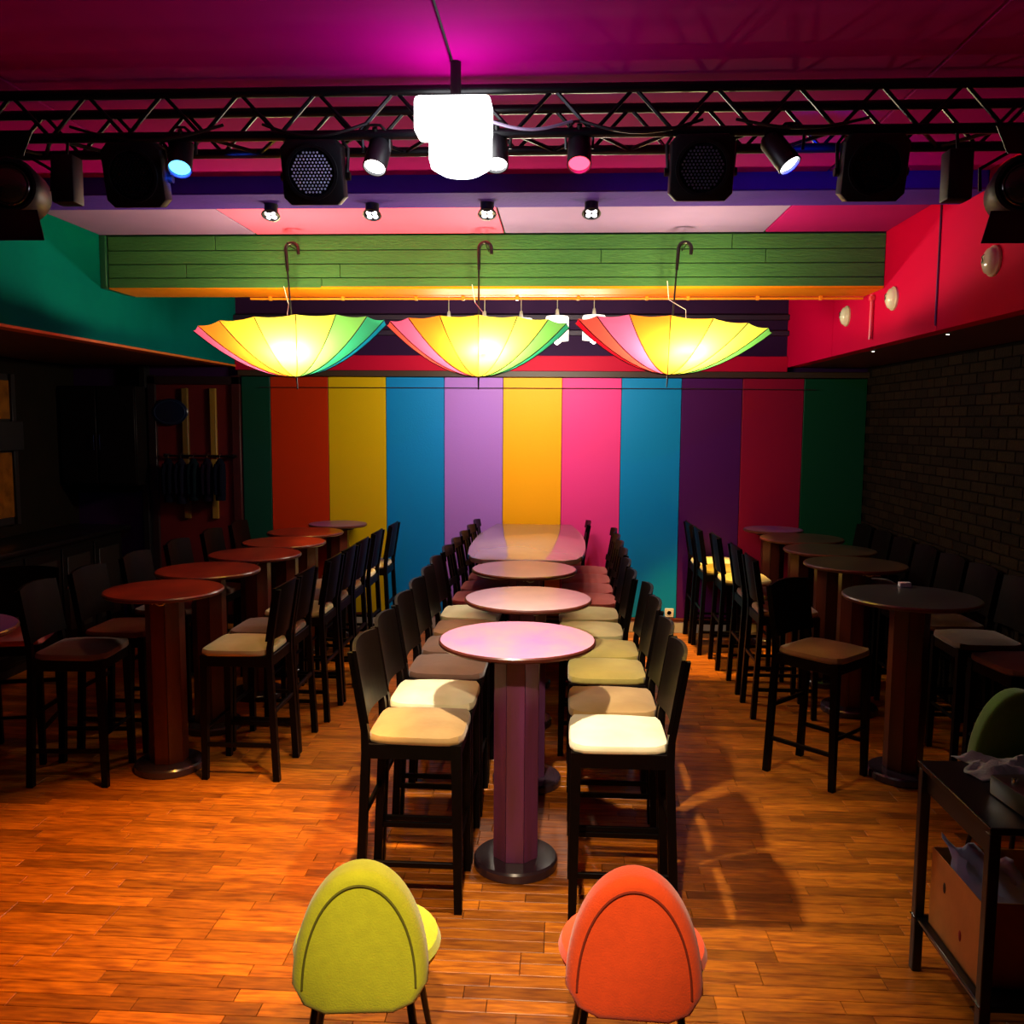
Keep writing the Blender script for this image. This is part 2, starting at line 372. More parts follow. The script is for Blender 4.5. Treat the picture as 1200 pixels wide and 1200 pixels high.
# ------------------------------------------------------------------ bar tables
TOPC = {
    'pink': ('#a868a4', '#c88a80'), 'beige': ('#a07a80', '#80606c'), 'rose': ('#a07478', '#80606a'),
    'red': ('#8c2c14', '#521410'), 'violet': ('#6a3a7a', '#8a5a60'), 'brown': ('#4a3826', '#2c2420'), 'grey': ('#3c3a3c', '#28222a')}
def top_mat(k):
    a, b = TOPC[k]
    return mat('tabletop_' + k, a, .6 if k == 'pink' else .33, spec=.08 if k == 'pink' else .35, noise=.85, nscale=4.5, col2=b, bump=.04, coat=.0 if k == 'pink' else .15, stretch=(1, .7, 1))
STAVE = mat('stave_paint', '#74386a', .38, noise=.75, nscale=5, col2='#5a3020', stretch=(2, 2, .3), island=.25, bump=.1)
STAVE2 = mat('stave_red', '#5c2410', .35, noise=.75, nscale=5, col2='#2c100a', stretch=(2, 2, .3), island=.25, bump=.1)
EDGE = mat('table_edge', '#5a281c', .3, noise=.4, col2='#2a100c')
BASEM = mat('table_base', '#3a2a34', .25, noise=.5, nscale=6, col2='#24161a', coat=.2)
def stave_mesh(m):
    R, n = .112, 8
    a0, a1 = -PI / n, PI / n; g = .004
    poly = [(.085, .085 * math.tan(a0) + g * .5), (R * math.cos(a0), R * math.sin(a0) + g * .5), (R * math.cos(a1), R * math.sin(a1) - g * .5), (.085, .085 * math.tan(a1) - g * .5)]
    return MB().prism(poly, .055, 1.05, bev=.002).mesh('stave', m, smooth=False)
stave_me = {'p': stave_mesh(STAVE), 'r': stave_mesh(STAVE2)}
top_me = {}
def table_parts(t, R, tm, sm):
    key = (R, tm.name)
    if key not in top_me:
        mb = MB().lathe([(0, 1.07), (R - .03, 1.07), (R - .008, 1.074), (R, 1.082), (R, 1.092), (R - .007, 1.099), (R - .02, 1.1), (0, 1.1)], 64)
        me = mb.mesh('tabletop', [tm, EDGE])
        for p in me.polygons:
            if p.center.z < 1.0985: p.material_index = 1
        top_me[key] = me
    share('tabletop', top_me[key], t)
    if 'cap' not in top_me:
        top_me['cap'] = MB().lathe([(.16, 1.045), (.16, 1.07)], 24).mesh('mounting_plate', BLACKMET)
        top_me['base'] = MB().lathe([(.195, 0), (.2, .006), (.2, .04), (.192, .05), (.13, .055), (0, .055)], 40).mesh('base', BASEM)
        top_me['core'] = MB().lathe([(.086, .05), (.086, 1.05)], 16).mesh('column', mat('column_core', '#1a0c0c', .7))
        top_me['hook'] = MB().tube([(-.02, -.16, 1.07), (-.02, -.16, 1.055), (-.018, -.163, 1.04), (0, -.168, 1.032), (.02, -.175, 1.035), (.036, -.18, 1.048)], .0045, 6).tube([(-.03, -.16, 1.066), (-.03, -.16, 1.045), (-.04, -.165, 1.04)], .004, 6).mesh('bag_hook', mat('nickel', '#e0e0e0', .25))
    share('mounting_plate', top_me['cap'], t)
    share('base', top_me['base'], t)
    c = share('column', top_me['core'], t)
    for k in range(8): share('stave', stave_me[sm], c, rot=(0, 0, k * PI / 4))
    share('bag_hook', top_me['hook'], t, rot=(0, 0, .25))
def bar_table(x, y, kind, sm, label, group, R=.365, rz=0):
    t = thing('bar_table', label, 'table', (x, y, 0), rz, group); table_parts(t, R, top_mat(kind), sm); return t
GC, GLT, GRT = 'round bar tables down the centre', 'round bar tables on the left', 'round bar tables on the right'
bar_table(-.20, 4.09, 'pink', 'p', 'round pink-topped bar table on octagonal column, nearest of the centre row', GC)
bar_table(-.187, 5.07, 'beige', 'p', 'round beige-topped bar table right behind the pink-topped table', GC)
bar_table(-.254, 6.1, 'rose', 'p', 'round bar table touching the long table at the far end', GC, R=.362)
LL = [(-2.36, 5.14, 'red'), (-2.382, 5.86, 'red'), (-2.315, 6.6, 'red'), (-2.308, 7.29, 'red'), (-2.33, 7.98, 'red'), (-2.35, 8.6, 'violet')]
LLl = ['round red bar table on wooden column, nearest of the left row', 'round red bar table, second of the left row', 'round red bar table, third of the left row', 'round red bar table, fourth of the left row', 'round red bar table, last but one of the left row', 'round violet-topped bar table by the orange wall stripe']
for (x, y_, k), l in zip(LL, LLl):
    R = .342
    if y_ > 8.3: R = .285; x = -2.2; y_ = 8.65
    bar_table(x, y_, k, 'r', l, GLT, R=R)
bar_table(-3.0, 4.05, 'violet', 'r', 'round violet bar table cut off by the left edge of the frame', GLT)
for (x, y_, k), l in zip([(2.06, 5.33, 'grey'), (2.13, 6.56, 'brown'), (2.16, 7.295, 'brown'), (2.13, 8.03, 'brown'), (2.03, 8.68, 'violet')],
        ['round dark grey bar table, nearest of the right row', 'round brown bar table, second of the right row', 'round brown bar table, third of the right row', 'round brown bar table, fourth of the right row', 'round violet-topped bar table, last of the right row']):
    bar_table(x, y_, k, 'r', l, GRT, R={5.33: .385, 8.68: .28}.get(y_, .36))
# long table at the far end
lt = thing('long_table', 'long glossy barrel-sided table at the end of the centre row', 'table', (-.275, 7.65, 0))
hw = [(6.47, .30), (6.56, .39), (6.75, .44), (7.1, .468), (7.5, .475), (7.95, .468), (8.4, .42), (8.8, .37)]
poly = [(a[1], a[0] - 7.65) for a in hw] + [(-a[1], a[0] - 7.65) for a in reversed(hw)]
MB().prism(poly, 1.062, 1.1, bev=.006).obj('tabletop', mat('long_top', '#9c8a80', .13, noise=.5, nscale=3, col2='#7a6a64', coat=.6), lt)
for yy in (-.62, .62):
    share('base', top_me['base'], lt, (0, yy, 0)); share('mounting_plate', top_me['cap'], lt, (0, yy, -.008))
    c = share('column', top_me['core'], lt, (0, yy, 0))
    for k in range(8): share('stave', stave_me['p'], c, rot=(0, 0, k * PI / 4))

# ------------------------------------------------------------------ bar stools (face +x, back at -x)
SEATC = {'cream': ('#eee6c0', '#cfc492'), 'tan': ('#ac8a50', '#80602e'), 'brown': ('#5e3a20', '#442814'), 'olive': ('#a89440', '#86742e'), 'pale': ('#c8bc84', '#a69a60'), 'red': ('#b85850', '#943c38'), 'rust': ('#84582c', '#744c26')}
def seat_mat(k): return mat('suede_' + k, SEATC[k][0], .85, noise=.7, nscale=5, col2=SEATC[k][1], bump=.15, bscale=25, sheen=.2)
SM = {}
def seat_mesh(k):
    if k not in SM:
        mb = MB(); t = bmesh.new(); bmesh.ops.create_cube(t, size=1)
        bmesh.ops.subdivide_edges(t, edges=t.edges[:], cuts=7, use_grid_fill=True)
        for v in t.verts:
            x, y_, z = v.co * 2
            n = 7.0; f = 1
            m_ = max(abs(x), abs(y_)); L = (abs(x) ** n + abs(y_) ** n) ** (1 / n)
            if L > 0: x, y_ = x * m_ / L, y_ * m_ / L
            e = max(abs(x), abs(y_))
            wid = 1 - .05 * (1 - math.sqrt(max(0, 1 - (z * .9) ** 2)))
            zz = (.014 if z < 0 else .032) * z + (.014 * (1 - x * x) * (1 - y_ * y_) if z > 0 else 0) - (.014 * max(0, e - .75) / .25 if z > 0 else 0)
            v.co = Vector((x * .208 * wid + .005, y_ * .205 * wid * (1.0 + .03 * x), .757 + zz))
        mb._merge(t); SM[k] = mb.mesh('seat', seat_mat(k))
        SM[k].polygons.foreach_set('use_smooth', [True] * len(SM[k].polygons))
    return SM[k]
leg_f = MB()
def post(mb, pts, w0, w1, d0=None, d1=None):
    """square-section tapered post through points"""
    N = len(pts); rings = []
    for i, p in enumerate(pts):
        t = i / (N - 1); a = (w0 + (w1 - w0) * t) / 2; b = ((d0 or w0) + ((d1 or w1) - (d0 or w0)) * t) / 2
        rings.append([mb.b.verts.new((p[0] + sx * a, p[1] + sy * b, p[2])) for sx, sy in ((-1, -1), (1, -1), (1, 1), (-1, 1))])
    for a, b in zip(rings, rings[1:]):
        for k in range(4): mb.b.faces.new((a[k], a[(k + 1) % 4], b[(k + 1) % 4], b[k]))
    mb.b.faces.new(rings[0][::-1]); mb.b.faces.new(rings[-1]); return mb
LEGM = {}
for s in (-1, 1):
    LEGM['f', s] = post(MB(), [(.192, s * .188, 0), (.183, s * .182, .745)], .034, .044).mesh('leg', DARKWOOD, smooth=False)
    LEGM['r', s] = post(MB(), [(-.235, s * .190, 0), (-.203, s * .184, .70), (-.206, s * .184, .80), (-.262, s * .184, 1.135)], .038, .028, .038, .032).mesh('leg', DARKWOOD, smooth=False)
fr = MB()
fr.box(-.19, .19, -.2, -.175, .68, .744, .002); fr.box(-.19, .19, .175, .2, .68, .744, .002); fr.box(.17, .2, -.19, .19, .68, .744, .002); fr.box(-.215, -.19, -.19, .19, .68, .744, .002)
FRAME = fr.mesh('seat_frame', DARKWOOD, smooth=False)
STR = [MB().tube([(.19, -.18, .3), (.19, .18, .3)], .011, 8).mesh('footrest', DARKWOOD),
       MB().box(-.215, .188, -.199, -.181, .2, .225, .002).mesh('stretcher', DARKWOOD, smooth=False),
       MB().box(-.215, .188, .181, .199, .2, .225, .002).mesh('stretcher', DARKWOOD, smooth=False),
       MB().box(-.23, -.212, -.18, .18, .40, .425, .002).mesh('stretcher', DARKWOOD, smooth=False)]
def back_mesh(kind):
    t = MB(); n = 10
    def sheet(z0, z1, y0, y1, off=0):
        rows = []
        for side in (0, 1):
            g = []
            for i in range(5):
                z = z0 + (z1 - z0) * i / 4
                r = []
                for k in range(n + 1):
                    y_ = y0 + (y1 - y0) * k / n
                    xb = -.208 - .054 * (z - .8) / .33 - .030 * (1 - (y_ / .205) ** 2) + .012
                    zt = z + (.014 * (1 - (y_ / .205) ** 2) if i == 4 and z1 > 1.1 else 0)
                    r.append((xb + (.016 if side else 0), y_, zt))
                g.append(r)
            rows.append(g)
        b = t.b; V = [[[b.verts.new(p) for p in r] for r in g] for g in rows]
        for g in V:
            for i in range(4):
                for k in range(n): b.faces.new((g[i][k], g[i][k + 1], g[i + 1][k + 1], g[i + 1][k]))
        for i in range(4):
            for k in (0, n): b.faces.new((V[0][i][k], V[0][i + 1][k], V[1][i + 1][k], V[1][i][k]))
        for k in range(n):
            for i in (0, 4): b.faces.new((V[0][i][k], V[0][i][k + 1], V[1][i][k + 1], V[1][i][k]))
    if kind == 'panel': sheet(.835, 1.145, -.207, .207)
    elif kind == 'top_rail': sheet(1.075, 1.145, -.207, .207)
    elif kind == 'low_rail': sheet(.85, .9, -.2, .2)
    elif kind == 'slat': sheet(.9, 1.08, -.035, .035)
    elif kind == 'slat2': sheet(.9, 1.08, .09, .13)
    elif kind == 'slat3': sheet(.9, 1.08, -.13, -.09)
    return t.mesh('backrest' if kind == 'panel' else ('slat' if 'slat' in kind else 'rail'), DARKWOOD)
BM = {k: back_mesh(k) for k in ('panel', 'top_rail', 'low_rail', 'slat', 'slat2', 'slat3')}
def stool(x, y_, deg, seat, label, group, open_back=False):
    t = thing('bar_stool', label, 'stool', (x, y_, 0), math.radians(deg), group)
    share('seat', seat_mesh(seat), t); share('seat_frame', FRAME, t)
    for k in LEGM: share('leg', LEGM[k], t)
    share('footrest', STR[0], t)
    for q in STR[1:]: share('stretcher', q, t)
    if not open_back: share('backrest', BM['panel'], t)
    else:
        b = share('backrest', BM['top_rail'], t); share('rail', BM['low_rail'], b)
        for k in ('slat2', 'slat3'): share('slat', BM[k], b)
    return t
G1, G2, G3, G4, G5, G6 = ('stools on the left side of the centre row', 'stools on the right side of the centre row', 'stools on the aisle side of the left tables',
    'stools on the wall side of the left tables', 'stools on the aisle side of the right tables', 'stools along the brick wall')
CLs = [(3.83, 'tan', 'dark bar stool with stained tan seat, nearest at the left of the pink table'), (4.28, 'cream', 'dark bar stool with bright cream seat, second on the left of the centre row'),
    (4.79, 'brown', 'dark bar stool with brown seat behind the bright cream one, left of centre'), (5.24, 'brown', 'dark bar stool with brown seat, fourth on the left of the centre row'),
    (5.69, 'rust', 'dark bar stool with orange-tan seat, fifth on the left of the centre row'), (6.16, 'cream', 'dark bar stool with pale cream seat, sixth on the left of the centre row')]
for y_, s, l in CLs: stool(-.615 if y_ < 6 else -.63, y_, 0, s, l, G1)
for i, y_ in enumerate((6.72, 7.18, 7.66, 8.14, 8.6)):
    stool(-.62 + .012 * i, y_, 0, 'red', ['first', 'second', 'third', 'fourth', 'farthest'][i] + ' open-backed stool along the left side of the long table', G1, True)
CRs = [(3.79, 'cream', 'dark bar stool with white seat, nearest at the right of the pink table'), (4.23, 'tan', 'dark bar stool with brown-tan seat, second on the right of the centre row'),
    (4.77, 'olive', 'dark bar stool with olive yellow seat, third on the right of the centre row'), (5.21, 'olive', 'dark bar stool with olive seat, fourth on the right of the centre row'),
    (5.7, 'pale', 'dark bar stool with pale seat, fifth on the right of the centre row'), (6.18, 'pale', 'dark bar stool with pale seat, sixth on the right of the centre row')]
for y_, s, l in CRs: stool(.255 if y_ < 5.4 else .20, y_, 180, s, l, G2)
for i, y_ in enumerate((6.70, 7.14, 7.58, 8.02)):
    stool(.215, y_, 180, 'red', ['first', 'second', 'third', 'fourth'][i] + ' red-seated stool along the right side of the long table', G2, True)
stool(.0, 8.62, 180, 'red', 'open-backed stool at the far right corner of the long table', G2, True)
for i, (x, y_, s) in enumerate([(-1.88, 5.17, 'pale'), (-1.89, 5.63, 'brown'), (-1.86, 6.22, 'pale'), (-1.86, 6.68, 'brown'), (-1.86, 7.14, 'brown'), (-1.86, 7.72, 'cream'), (-1.83, 8.32, 'cream')]):
    n = ['nearest, with pale yellow seat,', 'second, with brown seat,', 'third, with pale seat,', 'fourth, with brown seat,', 'fifth, with brown seat,', 'sixth, with cream seat,', 'farthest, with cream seat,'][i]
    stool(x, y_, 180, s, 'dark bar stool, ' + n + ' on the aisle side of the left tables', G3)
for i, (x, y_, a) in enumerate([(-2.80, 5.0, 4), (-2.80, 5.55, 0), (-2.80, 6.2, 0), (-2.80, 6.9, 0), (-2.80, 7.6, 0), (-2.80, 8.25, 0)]):
    n = ['nearest', 'second', 'third', 'fourth', 'fifth', 'farthest'][i]
    stool(x, y_, a, 'brown', 'dark brown-seated bar stool, %s on the far side of the left tables' % n, G4)
stool(-3.38, 5.27, -75, 'red', 'bar stool with reddish seat beside the violet table at the left edge', 'stools beside the violet table')
stool(1.565, 5.33, -45, 'tan', 'turned dark bar stool with tan seat by the nearest right table', G5)
for i, (x, y_, s) in enumerate([(1.62, 6.52, 'rust'), (1.62, 7.1, 'brown'), (1.58, 7.78, 'pale'), (1.50, 8.33, 'olive'), (1.48, 8.76, 'cream')]):
    if i == 4: y_ = 8.72
    if i == 3: y_ = 8.28
    stool(x, y_, 0, s, 'dark bar stool with %s seat, %s on the aisle side of the right tables' % (s if s != 'rust' else 'rust brown', ['second', 'third', 'fourth', 'fifth', 'farthest'][i]), G5)
for i, (y_, a) in enumerate([(5.12, 188), (5.68, 180), (6.18, 180), (6.66, 180), (7.14, 180), (7.62, 180), (8.1, 180), (8.6, 180)]):
    stool(2.62, y_, a, 'rust' if i == 0 else 'brown', 'dark bar stool against the brick wall, %s in line' % ['first', 'second', 'third', 'fourth', 'fifth', 'sixth', 'seventh', 'eighth'][i], G6)
tag(MB().box(-.035, .035, -.02, .02, 0, .03, .003).obj('card_box', mat('white_card', '#d8d0d0', .6), loc=(2.13, 5.62, 1.1)), 'small white box on the far edge of the nearest right table', 'box')

# ------------------------------------------------------------------ hanging umbrellas with bulbs
RB = ['#e01838', '#f06060', '#f468b0', '#f88a30', '#f8c040', '#f4e058', '#d0e860', '#70c870', '#30a890', '#1080b8', '#2848b0', '#3030a0', '#502890', '#802890', '#b02080', '#d81850']
def umbrella(x, y_, zt, zr_, R, start, tilt, label, hookdx):
    u = thing('umbrella', label, 'umbrella', (x, y_, zt), 0, 'rainbow umbrellas hanging upside down from the green beam', rot=(0, tilt, 0))
    D = zr_ - zt; n = 16; p = 1.85
    canopy = MB()
    def prof(s, a, sc_=1): # s 0..1 along radius
        return s * R * sc_, D * s ** p
    can = None
    cz = lambda s: D * s ** p
    base_me = {}
    for k in range(n):
        a0 = start + (k - .5) * 2 * PI / n; a1 = start + (k + .5) * 2 * PI / n
        rows = []
        for i in range(11):
            s = max(.015, i / 10); r = []
            for q in range(7):
                t = q / 6; a = a0 + (a1 - a0) * t
                chord = math.cos(PI / n) / math.cos((t - .5) * 2 * PI / n)      # cloth pulled straight between ribs
                rr = s * R * (1 + (chord - 1) * .95)
                z = cz(s) - (.012 * math.sin(PI * t) * s ** 4)
                r.append((rr * math.sin(a), -rr * math.cos(a), z))
            rows.append(r)
        col = RB[k]
        g = MB().strip(rows).obj('canopy_panel', fabric_glow('gore_' + col[1:], col), u)
    for k in range(n):
        a = start + (k + .5) * 2 * PI / n
        pts = [(s / 10 * R * math.sin(a), -s / 10 * R * math.cos(a), cz(s / 10) - .003) for s in range(0, 11)]
        MB().tube(pts, .0032, 5).obj('rib', BLACKMET, u)
        pts = [(.03 * math.sin(a), -.03 * math.cos(a), .22), (.45 * R * math.sin(a), -.45 * R * math.cos(a), cz(.45) + .008)]
        MB().tube(pts, .002, 4).obj('strut', BLACKMET, u)
    MB().tube([(0, 0, -.085), (0, 0, -.005)], [.004, .007], 8).obj('ferrule', BLACKMET, u)
    L = 3.25 - zt
    MB().tube([(0, 0, 0), (0, 0, L - .12)], .006, 8).obj('shaft', BLACKMET, u)
    MB().lathe([(.012, .2), (.02, .21), (.02, .235), (.01, .25)], 10).obj('runner', BLACKMET, u)
    r = .042
    pts = [(0, 0, L - .14), (0, 0, L)] + [(r - r * math.cos(t * PI / 10), 0, L + r * math.sin(t * PI / 10)) for t in range(1, 11)] + [(2 * r, 0, L - .035)]
    MB().tube(pts, [.010] + [.0125] * (len(pts) - 2) + [.011], 10).obj('crook_handle', mat('black_handle', '#0c0808', .3), u)
    MB().tube([(-.05, .05, .62), (-.03, .06, .5), (.05, -.25, .40), (.06, -.33, .24)], .0025, 5).obj('cable', mat('white_cable', '#d8d0c8', .5), u)
    b = MB().lathe([(0, 0), (.02, .004), (.036, .03), (.033, .055), (.016, .085), (.014, .1), (0, .1)], 16).obj('bulb', glow('bulb_glow', '#fff2c0', 45), u, loc=(.06, -.33, .14))
    lamp('POINT', 'bulb_light', u, (.06, -.33, .20), P_UMB, '#ffe9a8', .06)
    return u
umbrella(-1.825, 6.10, 2.40, 2.735, .642, math.radians(-105), math.radians(-4), 'rainbow umbrella hung upside down with lit bulb, leftmost, pink tip at left', 0)
umbrella(-.575, 6.10, 2.405, 2.745, .617, math.radians(-96), 0, 'rainbow umbrella hung upside down with lit bulb, middle of the three', 0)
umbrella(.695, 6.10, 2.425, 2.735, .648, math.radians(-86), math.radians(3.5), 'rainbow umbrella hung upside down with lit bulb, rightmost, red tip at left', 0)
for x, n in ((-1.865, 'left'), (-.53, 'middle'), (.80, 'right')):
    tag(MB().tube([(0, .30, 0), (0, .0, 0), (0, -.0, .012)], .004, 6).obj('wall_hook', BLACKMET, loc=(x, 6.07, 3.28)), 'black hook in the green beam holding the %s umbrella' % n, 'hook')

# ------------------------------------------------------------------ white drum pendants over the long table
OPAL = glow('opal_drum', '#fff0e0', 2.2)
for i, x in enumerate((-.955, -.657, -.356, -.058, .243)):
    z1 = 2.955 + (.0 if i < 3 else .006 * i)
    p = thing('pendant_lamp', 'white drum pendant lamp, %s in the row behind the umbrellas' % ['leftmost', 'second from left', 'third from left', 'fourth from left', 'rightmost'][i], 'lamp', (x, 7.5, z1), 0, 'white drum pendants behind the umbrellas')
    MB().tube([(0, 0, .05), (0, 0, ZC - z1)], .0035, 6).obj('cord', mat('white_cable', '#d8d0c8', .5), p)
    MB().lathe([(.006, .06), (.012, .05), (.018, .0), (0, 0)], 10).obj('cap', mat('white_plastic', '#d8d4cc', .4), p)
    MB().lathe([(.03, 0), (.088, -.003), (.094, -.012), (.094, -.2), (.088, -.2), (.088, -.012), (.03, -.008)], 28).obj('shade', OPAL, p)
    MB().lathe([(0, -.08), (.02, -.085), (.03, -.12), (.03, -.215), (0, -.235)], 14).obj('tube_bulb', glow('tube_glow', '#fff4e4', 12), p)
    lamp('POINT', 'pendant_light', p, (0, 0, -.28), P_PEND * (.6, 1, 1.35, 1.2, .75)[i], '#fff0d8', .05)

# ------------------------------------------------------------------ truss
tr = thing('lighting_truss', 'black box truss with diagonal braces spanning under the magenta ceiling', 'truss', (0, 0, 0))
TB = mat('truss_black', '#0a0810', .4, metal=.4)
ty, tz = (3.5, 3.72), (3.185, 3.345)
for yy in ty:
    for zz in tz: MB().tube([(SL + .02, yy, zz), (SR - .02, yy, zz)], .019, 10).obj('chord', TB, tr)
k = 0; x = SL + .1
while x < SR - .35:
    for yy in ty:
        MB().tube([(x, yy, tz[0]), (x + .15, yy, tz[1])], .008, 6).obj('brace', TB, tr); MB().tube([(x + .15, yy, tz[1]), (x + .3, yy, tz[0])], .008, 6).obj('brace', TB, tr)
    MB().tube([(x, ty[0], tz[0]), (x + .15, ty[1], tz[0])], .008, 6).obj('brace', TB, tr); MB().tube([(x + .15, ty[1], tz[0]), (x + .3, ty[0], tz[0])], .008, 6).obj('brace', TB, tr)
    x += .3
for i, (xa, xb, c, s) in enumerate(((-1.9, -1.3, '#08060a', .06), (-1.15, -.75, '#08060a', .05), (-.28, .02, '#8a7a98', .035), (.05, .5, '#08060a', .05), (.62, 1.1, '#1a1016', .04))):
    pts = [(xa + (xb - xa) * t / 12, 3.46 - .02 * math.sin(PI * t / 12), 3.215 - s * math.sin(PI * t / 12)) for t in range(13)]
    tag(MB().tube(pts, .006, 6).obj('cable', mat('cable_' + c[1:], c, .5)), ['black cable drooping from the truss left of the blue par lamp', 'black cable drooping beside the flood light left of centre', 'pale cable drooping just right of the big white lamp', 'black cable drooping right of the red par lamp', 'brownish cable drooping left of the par lamp with blue glow'][i], 'cable', 'cables on the truss')

def clamp(parent, z):  # pipe clamp + drop to the fixture
    MB().lathe([(.026, -.02), (.026, .02)], 14, Matrix.Translation((0, 0, z)) @ Matrix.Rotation(PI / 2, 4, 'Y')).obj('clamp', BLACKMET, parent)
    return parent
# square blinders / flood heads
def flood(x, z, label, dots, rx=14, rz=0):
    t = thing('flood_light', label, 'stage light', (x, 3.47, z), rz, 'square flood lights on the truss')
    g = MB()
    M = Matrix.Rotation(math.radians(90 + rx), 4, 'X')
    s = .118; c = .028
    poly = [(-s + c, -s), (s - c, -s), (s, -s + c), (s, s - c), (s - c, s), (-s + c, s), (-s, s - c), (-s, -s + c)]
    body = g.prism(poly, -.07, .0, M, .008).obj('housing', mat('lamp_black', '#0a0a10', .45), t)
    MB().lathe([(.1, .0), (.1, .012), (.088, .012), (.088, .004)], 32, M).obj('bezel', MATS['lamp_black'], t)
    MB().lathe([(0, .004), (.088, .005)], 32, M).obj('lens', mat('lens_dark', '#14141c', .25), t)
    d = MB(); st = .0135
    for a in range(-7, 8):
        for b in range(-7, 8):
            px, py = (a + .5 * (b % 2)) * st, b * st * .87
            if px * px + py * py < .08 ** 2:
                d.lathe([(.0042, .005), (.0035, .009), (0, .010)], 6, M @ Matrix.Translation((px, py, 0)))
    dm = mat('led_bead_' + dots, dots, .3)  # bead colour per lamp stands in for how brightly they catch light
    o = d.obj('led_beads', dm, t); o['kind'] = 'stuff'
    for sx in (-1, 1): MB().tube([(sx * .122, .06, 0), (sx * .128, .05, .10), (sx * .10, .04, .14), (0, .04, .145)], .007, 6).obj('yoke', BLACKMET, t)
    for sx in (-1, 1): MB().lathe([(.016, -.008), (.016, .008)], 10, Matrix.Translation((sx * .127, .055, 0)) @ Matrix.Rotation(PI / 2, 4, 'Y')).obj('knob', BLACKMET, t)
    MB().tube([(0, .04, .14), (0, .03, 3.185 - z)], .01, 8).obj('hanger', BLACKMET, t); return t
flood(-1.665, 3.035, 'black square flood light, unlit, first from the left under the truss', '#181820')
flood(-.965, 3.04, 'black square flood light with visible honeycomb beads, left of centre', '#c8d0f0')
flood(.505, 3.045, 'black square flood light with dim beads, right of the red par lamp', '#60607c')
flood(1.135, 3.04, 'black square flood light, unlit, rightmost under the truss', '#101014')

# small par cans
def par(x, z, dirv, col, estr, label, lpow, lcol, aim, ang=50):
    t = thing('par_lamp', label, 'stage light', (x, 3.47, z), 0, 'small par lamps on the truss')
    d = Vector(dirv).normalized(); M = d.to_track_quat('Z', 'Y').to_matrix().to_4x4()
    MB().lathe([(0, -.15), (.03, -.148), (.043, -.13), (.045, -.02), (.046, 0), (.041, 0), (.04, -.012), (0, -.014)], 20, M).obj('body', mat('lamp_black', '#0a0a10', .45), t)
    MB().lathe([(0, -.006), (.028, -.005), (.04, -.012)], 20, M).obj('lens', glow('lens_' + col[1:], col, estr), t)
    for s in (-1, 1):
        q = -d * .08
        MB().tube([(s * .05, q.y, q.z), (s * .052, q.y * .7, q.z + .06), (s * .02, 0.01, q.z + .09), (0, .01, q.z + .09)], .006, 6).obj('yoke', BLACKMET, t)
    MB().tube([(0, .01, -d.z * .08 + .08), (0, .03, 3.185 - z)], .010, 8).obj('hanger', BLACKMET, t)
    for s in range(3):
        a = s * 2.1 + .4; q = M @ Vector((.044 * math.cos(a), .044 * math.sin(a), -.12)); MB().lathe([(.004, 0), (.003, .004), (0, .005)], 6, Matrix.Translation(q)).obj('screw', CHROME, t)
    lamp('SPOT', 'par_light', t, tuple(d * .02), lpow, lcol, .03, aim=tuple(Vector(aim) - t.location), angle=ang)
    return t
par(-1.48, 3.058, (.12, -.55, -.85), '#50b8ff', 5, 'small par lamp glowing cyan blue at left', P_PAR * 1.6, '#2858ff', (-1.6, 4.5, 3.2), 100)
par(-.725, 3.055, (-.12, -.5, -.9), '#ffffff', 8, 'small par lamp lit white, left of the big white lamp', P_PAR * 24, '#ffb038', (-1.75, 3.8, 0), 46)
par(-.262, 3.06, (.05, -.45, -.9), '#ffffff', 9, 'small par lamp lit white, touching the big white lamp on its right', P_PAR * 2, '#ffb860', (-.1, 3.0, 0), 55)
par(.048, 3.06, (0, -.5, -.85), '#ff3850', 6, 'small par lamp glowing red', P_PAR * .5, '#ff1070', (.3, 4.6, 3.2), 110)
par(.825, 3.05, (.5, -.35, -.8), '#ffffff', 9, 'small par lamp lit white with pink and blue glow behind, at right', P_PAR * 1.8, '#1428ff', (1.0, 4.9, 3.3), 80)
pinkl = lamp('SPOT', 'par_light', None, (.79, 3.50, 3.10), P_PAR * 1.2, '#ff3070', .03, aim=(.6, 4.4, 3.35), angle=90)

